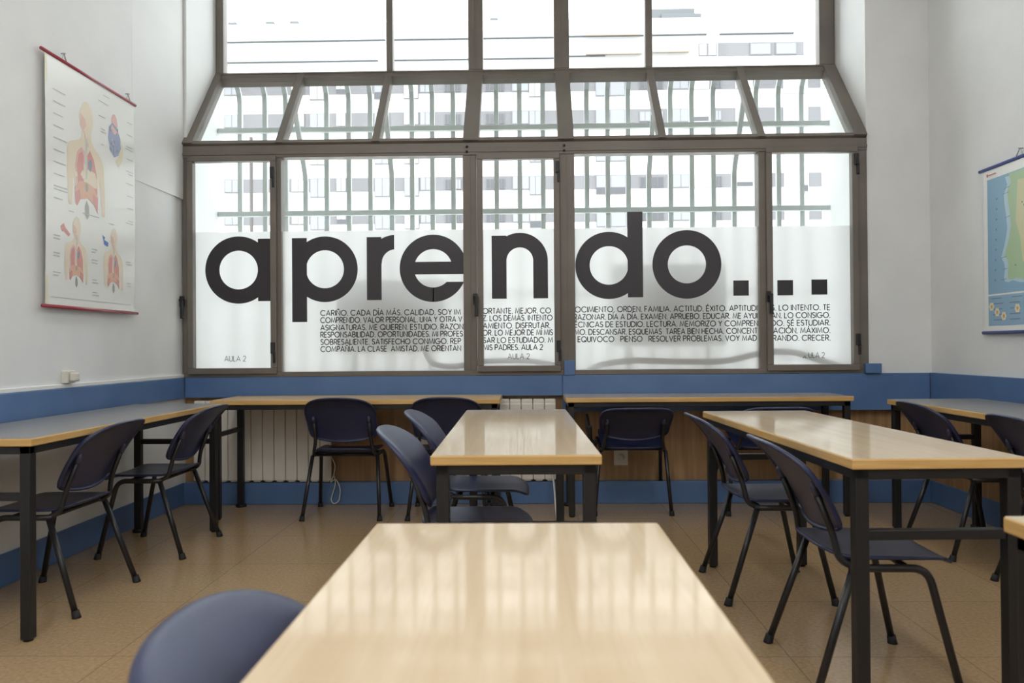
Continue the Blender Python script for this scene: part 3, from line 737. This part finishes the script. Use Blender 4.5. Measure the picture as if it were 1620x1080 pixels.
# ------------------------------------------------------------------ radiators
def radiator(x0, n, label, z0=.16, z1=.735):
    t = tag(empty('radiator', (x0 + n * .04, D - .02, 0)), label, 'radiator', 'cream sectional radiators under the window')
    pr = .0815; y0, y1 = D - .032, D + .040
    for i in range(n):
        a = x0 + i * pr
        s = MB(); s.box((a + .0015, y0, z0 + .012), (a + pr - .0015, y0 + .02, z1 - .03), .006, 3)
        s.box((a + .0015, y0 + .004, z1 - .075), (a + pr - .0015, y1, z1), .009, 3)
        s.box((a + .012, y0 + .004, z0), (a + pr - .012, y1, z0 + .05), .012, 3)
        s.box((a + .034, y0 + .018, z0 + .04), (a + pr - .034, y1 - .005, z1 - .05))
        W(s.build('section', 'radiator'), t)
    pp = MB(); pp.tube([(x0 + .02, y1 - .03, z0 + .03), (x0 + n * pr - .02, y1 - .03, z0 + .03)], .014, 10)
    pp.tube([(x0 + .02, y1 - .03, z1 - .04), (x0 + n * pr - .02, y1 - .03, z1 - .04)], .014, 10)
    for q in (x0 + .1, x0 + n * pr - .1): pp.tube([(q, y1 - .03, z1 - .04), (q, D + .0445, z1 - .04)], .01, 8)
    W(pp.build('pipe', 'radiator'), t)
    return t
radiator(-2.37, 12, 'cream radiator behind the left wall chairs, under the left window table')
radiator(-.79, 12, 'cream radiator behind the middle table')

# ------------------------------------------------------------------ cables, sockets
cb = MB().tube(rpath([(-1.385, D - .06, .34), (-1.355, D - .055, .28), (-1.375, D - .05, .20), (-1.40, D - .05, .155), (-1.36, D - .045, .19), (-1.325, D - .04, .12), (-1.335, D - .05, .03), (-1.375, D - .05, .008), (-1.395, D - .045, .04), (-1.36, D - .04, .15), (-1.375, D - .03, .21)], .05), .0042, 8).build('cable', 'cable')
tag(cb, 'looped cream cable hanging at the right end of the left radiator', 'cable', 'cream cables')
cb = MB().tube(rpath([(.16, D - .05, .22), (.165, 5.40, .16), (.168, 5.2, .05), (.17, 5.05, .008), (.175, 4.7, .007), (.20, 4.3, .007)], .1), .006, 8).build('cable', 'cable')
tag(cb, 'cream cable running down from the middle radiator to the floor', 'cable', 'cream cables')
tg = tag(empty('wall_socket', (.645, D + .045, .32)), 'square cream socket plate on the wood panel under the window', 'socket')
W(MB().box((.595, D + .030, .26), (.695, D + .0455, .375), .005).build('plate', 'white_plastic'), tg)
W(MB().tube([(.645, D + .0305, .318), (.645, D + .026, .318)], .024, 16).build('outlet', 'white_plastic'), tg)
tg = tag(empty('wall_socket', (XL + .011, 4.16, .955)), 'cream socket with a plug on the left wall above the blue rail', 'socket')
W(MB().box((XL - .007, 4.10, .925), (XL + .030, 4.18, .992), .006).build('housing', 'white_plastic'), tg)
pg = MB(); pg.box((XL + .030, 4.115, .935), (XL + .062, 4.165, .982), .008); W(pg.build('plug', 'white_plastic'), tg)

# ------------------------------------------------------------------ anatomy poster on the left wall
PXW = XL + .020
def disc(cx_, cz_, ry, rz, n=20): return [(cx_ + ry * cos(2*pi*i/n), cz_ + rz * sin(2*pi*i/n)) for i in range(n)]
po = tag(empty('anatomy_poster', (PXW, 4.36, 2.62)), 'white hanging anatomy chart of the respiratory system with red rods on the left wall', 'poster')
sh = MB(); Y0, Y1, Z0, Z1 = 3.925, 4.825, 1.335, 2.61
n_ = 10
for i in range(n_):
    a, b = Z0 + (Z1 - Z0) * i / n_, Z0 + (Z1 - Z0) * (i + 1) / n_
    o1, o2 = .006 * sin(pi * i / n_), .006 * sin(pi * (i + 1) / n_)
    sh.use('paper'); sh.hexa([(PXW + o1, Y0, a), (PXW + o1 + .001, Y0, a), (PXW + o1 + .001, Y1, a), (PXW + o1, Y1, a), (PXW + o2, Y0, b), (PXW + o2 + .001, Y0, b), (PXW + o2 + .001, Y1, b), (PXW + o2, Y1, b)])
art = MB(); lay = [0]
def pshape(key, pts, lift=None):
    lay[0] += 1
    art.use(key)
    q = [(PXW + .0018 + .006 * sin(pi * max(0, min(1, (z - Z0) / (Z1 - Z0)))) + (lift or .00001 * lay[0]), y, z) for y, z in pts]
    art.poly(q)
def bars(y, z, n, ln, right=False):
    for i in range(n):
        l = ln * random.uniform(.6, 1); a = y - l if right else y
        pshape('caption', [(a, z - i * .016), (a + l, z - i * .016), (a + l, z - i * .016 + .0045), (a, z - i * .016 + .0045)])
def torso(cy, top, s, arrow=None):
    f_ = lambda pts: [(cy + a * s, top + b * s) for a, b in pts]
    pshape('skin', f_([(-.19, -.72), (-.205, -.5), (-.20, -.36), (-.17, -.31), (-.07, -.275), (-.035, -.25), (-.03, -.20), (.075, -.20), (.08, -.25), (.12, -.29), (.20, -.33), (.235, -.40), (.25, -.60), (.245, -.74), (.21, -.74), (.18, -.5), (.16, -.62), (-.11, -.62), (-.13, -.5), (-.15, -.72)]))
    pshape('skin', f_(disc(.03, -.11, .075, .115)))
    pshape('skin', f_([(-.045, -.06), (-.065, -.115), (-.05, -.13), (-.055, -.17), (-.03, -.20), (.05, -.20), (.05, -.05)]))
    pshape('skin_dark', f_([(-.045, -.09), (-.05, -.17), (-.01, -.22), (.02, -.30), (.045, -.30), (.035, -.20), (.01, -.12)]))
    pshape('lung_light', f_([(-.10, -.60), (-.115, -.45), (-.09, -.36), (-.04, -.315), (.0, -.34), (.0, -.60)]))
    pshape('lung', f_([(.03, -.60), (.03, -.36), (.06, -.315), (.11, -.37), (.145, -.47), (.15, -.60)]))
    pshape('lung', f_([(-.08, -.57), (-.095, -.45), (-.07, -.37), (-.035, -.345), (-.015, -.37), (-.015, -.57)]))
    pshape('organ', f_([(-.115, -.70), (-.12, -.60), (-.06, -.545), (.03, -.54), (.11, -.56), (.16, -.62), (.155, -.73), (.12, -.68), (.03, -.645), (-.06, -.67), (-.09, -.715)]))
    pshape('lung', f_([(-.11, -.70), (-.115, -.63), (-.06, -.60), (-.05, -.66), (-.09, -.715)]))
    pshape('lung', f_([(.155, -.73), (.155, -.63), (.10, -.60), (.09, -.66), (.12, -.69)]))
    pshape('trachea', f_([(.005, -.25), (.03, -.25), (.032, -.42), (.028, -.52), (.01, -.52), (.004, -.42)]))
    pshape('vessel', f_([(.04, -.40), (.075, -.37), (.09, -.41), (.07, -.46), (.045, -.45)]))
    pshape('bone', f_([(.0, -.70), (.02, -.66), (.045, -.70), (.05, -.76), (.025, -.79), (.0, -.76)]))
    pshape('bone', f_(disc(.02, -.575, .018, .03, 10)))
def part(name):
    global art
    W(art.build(name, 'skin', recalc=False), po); art = MB()
torso(4.275, 2.465, .82); part('printed_figure')
torso(4.185, 1.815, .48); part('printed_figure')
torso(4.565, 1.81, .48); part('printed_figure')
def split_arrow(): part('printed_arrow')
pshape('arrow_red', [(4.05, 1.745), (4.075, 1.765), (4.09, 1.745), (4.135, 1.715), (4.12, 1.70), (4.08, 1.725), (4.06, 1.72)])
split_arrow()
pshape('arrow_blue', [(4.45, 1.755), (4.48, 1.745), (4.47, 1.73), (4.515, 1.72), (4.51, 1.695), (4.495, 1.70), (4.47, 1.705)])
split_arrow()
pshape('lung_light', disc(4.59, 2.425, .035, .06)); pshape('bronchi_blue', [(4.53, 2.40), (4.57, 2.43), (4.62, 2.41), (4.655, 2.36), (4.66, 2.30), (4.63, 2.25), (4.58, 2.23), (4.54, 2.27), (4.52, 2.33)])
pshape('flower', [(4.66, 2.35), (4.69, 2.30), (4.67, 2.22), (4.63, 2.18), (4.60, 2.21), (4.64, 2.25)])
for i in range(14): pshape('vessel', disc(4.59 + random.uniform(-.05, .05), 2.32 + random.uniform(-.07, .08), .008, .011, 7))
for i in range(8): pshape('lung_light', disc(4.59 + random.uniform(-.05, .05), 2.33 + random.uniform(-.06, .1), .006, .008, 7))
part('printed_diagram'); art = sh
z_ = 2.44
while z_ > 1.86:
    bars(3.99, z_, random.choice((1, 1, 2)), .12); z_ -= .062
z_ = 2.48
while z_ > 1.86:
    bars(4.80, z_, random.choice((1, 2)), .09, True); z_ -= .075
bars(4.42, 2.43, 1, .08); bars(4.44, 2.36, 2, .06); bars(4.44, 2.27, 1, .05); bars(4.42, 2.515, 1, .16); bars(4.47, 2.56, 1, .07)
bars(4.12, 1.835, 1, .08); bars(4.25, 1.845, 1, .20); bars(4.52, 1.83, 1, .07)
for y_, z_ in ((3.985, 1.69), (3.985, 1.60), (3.985, 1.50), (4.34, 1.66), (4.34, 1.60), (4.35, 1.49), (4.35, 1.42), (4.72, 1.63), (4.73, 1.50)): bars(y_, z_, 2, .07)
pshape('caption', [(3.97, 1.372), (4.78, 1.372), (4.78, 1.375), (3.97, 1.375)])
pshape('paper_edge', [(3.926, 1.34), (3.945, 1.34), (3.945, 2.60), (3.926, 2.60)])
W(sh.build('sheet', 'paper', recalc=False), po)
for z_, a, b, nm in ((2.615, 3.895, 4.845, 'top_rod'), (1.325, 3.90, 4.86, 'bottom_rod')):
    r_ = W(MB().tube([(PXW + .002, a, z_), (PXW + .002, b, z_)], .009, 12).build(nm, 'red_rod'), po)
for y_ in (4.10, 4.765):
    h_ = MB(); h_.tube([(PXW, y_ - .02, 2.622), (PXW - .004, y_, 2.665), (PXW, y_ + .02, 2.622)], .003, 6); h_.tube([(PXW - .018, y_, 2.662), (PXW + .006, y_, 2.662)], .004, 6)
    W(h_.build('hanging_loop', 'steel'), po)

# ------------------------------------------------------------------ map on the right wall
MX = XR - .014
mp_ = tag(empty('wall_map', (MX, 4.2, 2.15)), 'hanging school map with blue sea and green land and blue rods on the right wall', 'map')
W(MB().box((MX - .0005, 3.42, 1.175), (MX + .0005, 4.875, 2.14)).build('sheet', 'paper'), mp_)
art = MB(); lay[0] = 0
def mshape(key, pts):
    lay[0] += 1; art.use(key); art.poly([(MX - .0012 - .00002 * lay[0], y, z) for y, z in pts])
mshape('sea', [(4.835, 1.395), (3.46, 1.395), (3.46, 2.085), (4.835, 2.085)])
coast = [(4.62, 2.08), (4.60, 2.03), (4.635, 1.98), (4.63, 1.93), (4.615, 1.86), (4.605, 1.78), (4.62, 1.72), (4.64, 1.67), (4.665, 1.62), (4.655, 1.60), (4.64, 1.585), (4.63, 1.55), (4.64, 1.50), (4.635, 1.475), (4.60, 1.465), (4.56, 1.475), (4.50, 1.46), (4.40, 1.44), (4.2, 1.42), (3.95, 1.45), (3.75, 1.53), (3.62, 1.65), (3.56, 1.80), (3.48, 1.90), (3.50, 2.0), (3.8, 2.03), (4.1, 2.05), (4.4, 2.08)]
mshape('sea_light', [(y + .035 * (1 if y > 4.4 else -.5), z - .012) for y, z in coast])
mshape('land', coast)
mshape('land_tan', [(4.54, 2.03), (4.55, 1.90), (4.56, 1.80), (4.52, 1.70), (4.50, 1.56), (4.2, 1.53), (3.9, 1.58), (3.75, 1.75), (3.8, 1.95), (4.2, 2.0)])
mshape('legend_blue', [(4.835, 1.205), (3.46, 1.205), (3.46, 1.385), (4.835, 1.385)])
for i in range(9):
    z_ = 1.95 - i * .06; mshape('map_label', [(4.745 + .003 * i, z_), (4.732 + .003 * i, z_), (4.732 + .003 * i, z_ + .012), (4.745 + .003 * i, z_ + .012)])
for i in range(12):
    y_, z_ = random.uniform(4.30, 4.60), random.uniform(1.52, 1.98); key = random.choice(('map_label', 'map_red', 'map_label'))
    mshape(key, disc(y_, z_, .006, .006, 7))
for z_, y_, l_ in ((2.0, 4.64, .06), (1.97, 4.65, .06), (1.83, 4.63, .05), (1.60, 4.67, .05), (1.53, 4.66, .05), (1.47, 4.68, .06)): mshape('map_label', [(y_ + .03, z_), (y_ - l_ + .03, z_ + .004), (y_ - l_ + .03, z_ + .007), (y_ + .03, z_ + .003)])
for i in range(7):
    for j in range(5):
        y_, z_ = 4.82 - i * .17 - random.uniform(0, .05), 1.365 - j * .032; mshape('map_label', [(y_, z_), (y_ - .10, z_), (y_ - .10, z_ + .005), (y_, z_ + .005)])
for y_, z_ in ((4.745, 1.285), (4.68, 1.26), (4.80, 1.32), (4.55, 1.30), (4.35, 1.27)):
    for a in range(6): mshape('flower', disc(y_ + .016 * cos(a * pi / 3), z_ + .016 * sin(a * pi / 3), .011, .011, 8))
    mshape('flower_core', disc(y_, z_, .010, .012, 8))
mshape('map_red', disc(4.83, 2.112, .008, .01, 8)); mshape('map_red', [(4.815, 2.108), (4.74, 2.108), (4.74, 2.114), (4.815, 2.114)])
W(art.build('printed_map', 'sea', recalc=False), mp_)
for z_, a, b, nm in ((2.153, 3.38, 4.915, 'top_rod'), (1.165, 3.38, 4.895, 'bottom_rod')):
    W(MB().tube([(MX, a, z_), (MX, b, z_)], .010, 12).build(nm, 'blue_rod'), mp_)
for y_ in (4.52, 3.8):
    h_ = MB(); h_.tube([(MX, y_ - .03, 2.163), (MX + .003, y_, 2.205), (MX, y_ + .03, 2.163)], .003, 6); h_.tube([(MX - .006, y_, 2.203), (MX + .019, y_, 2.203)], .004, 6)
    W(h_.build('hanging_loop', 'steel'), mp_)
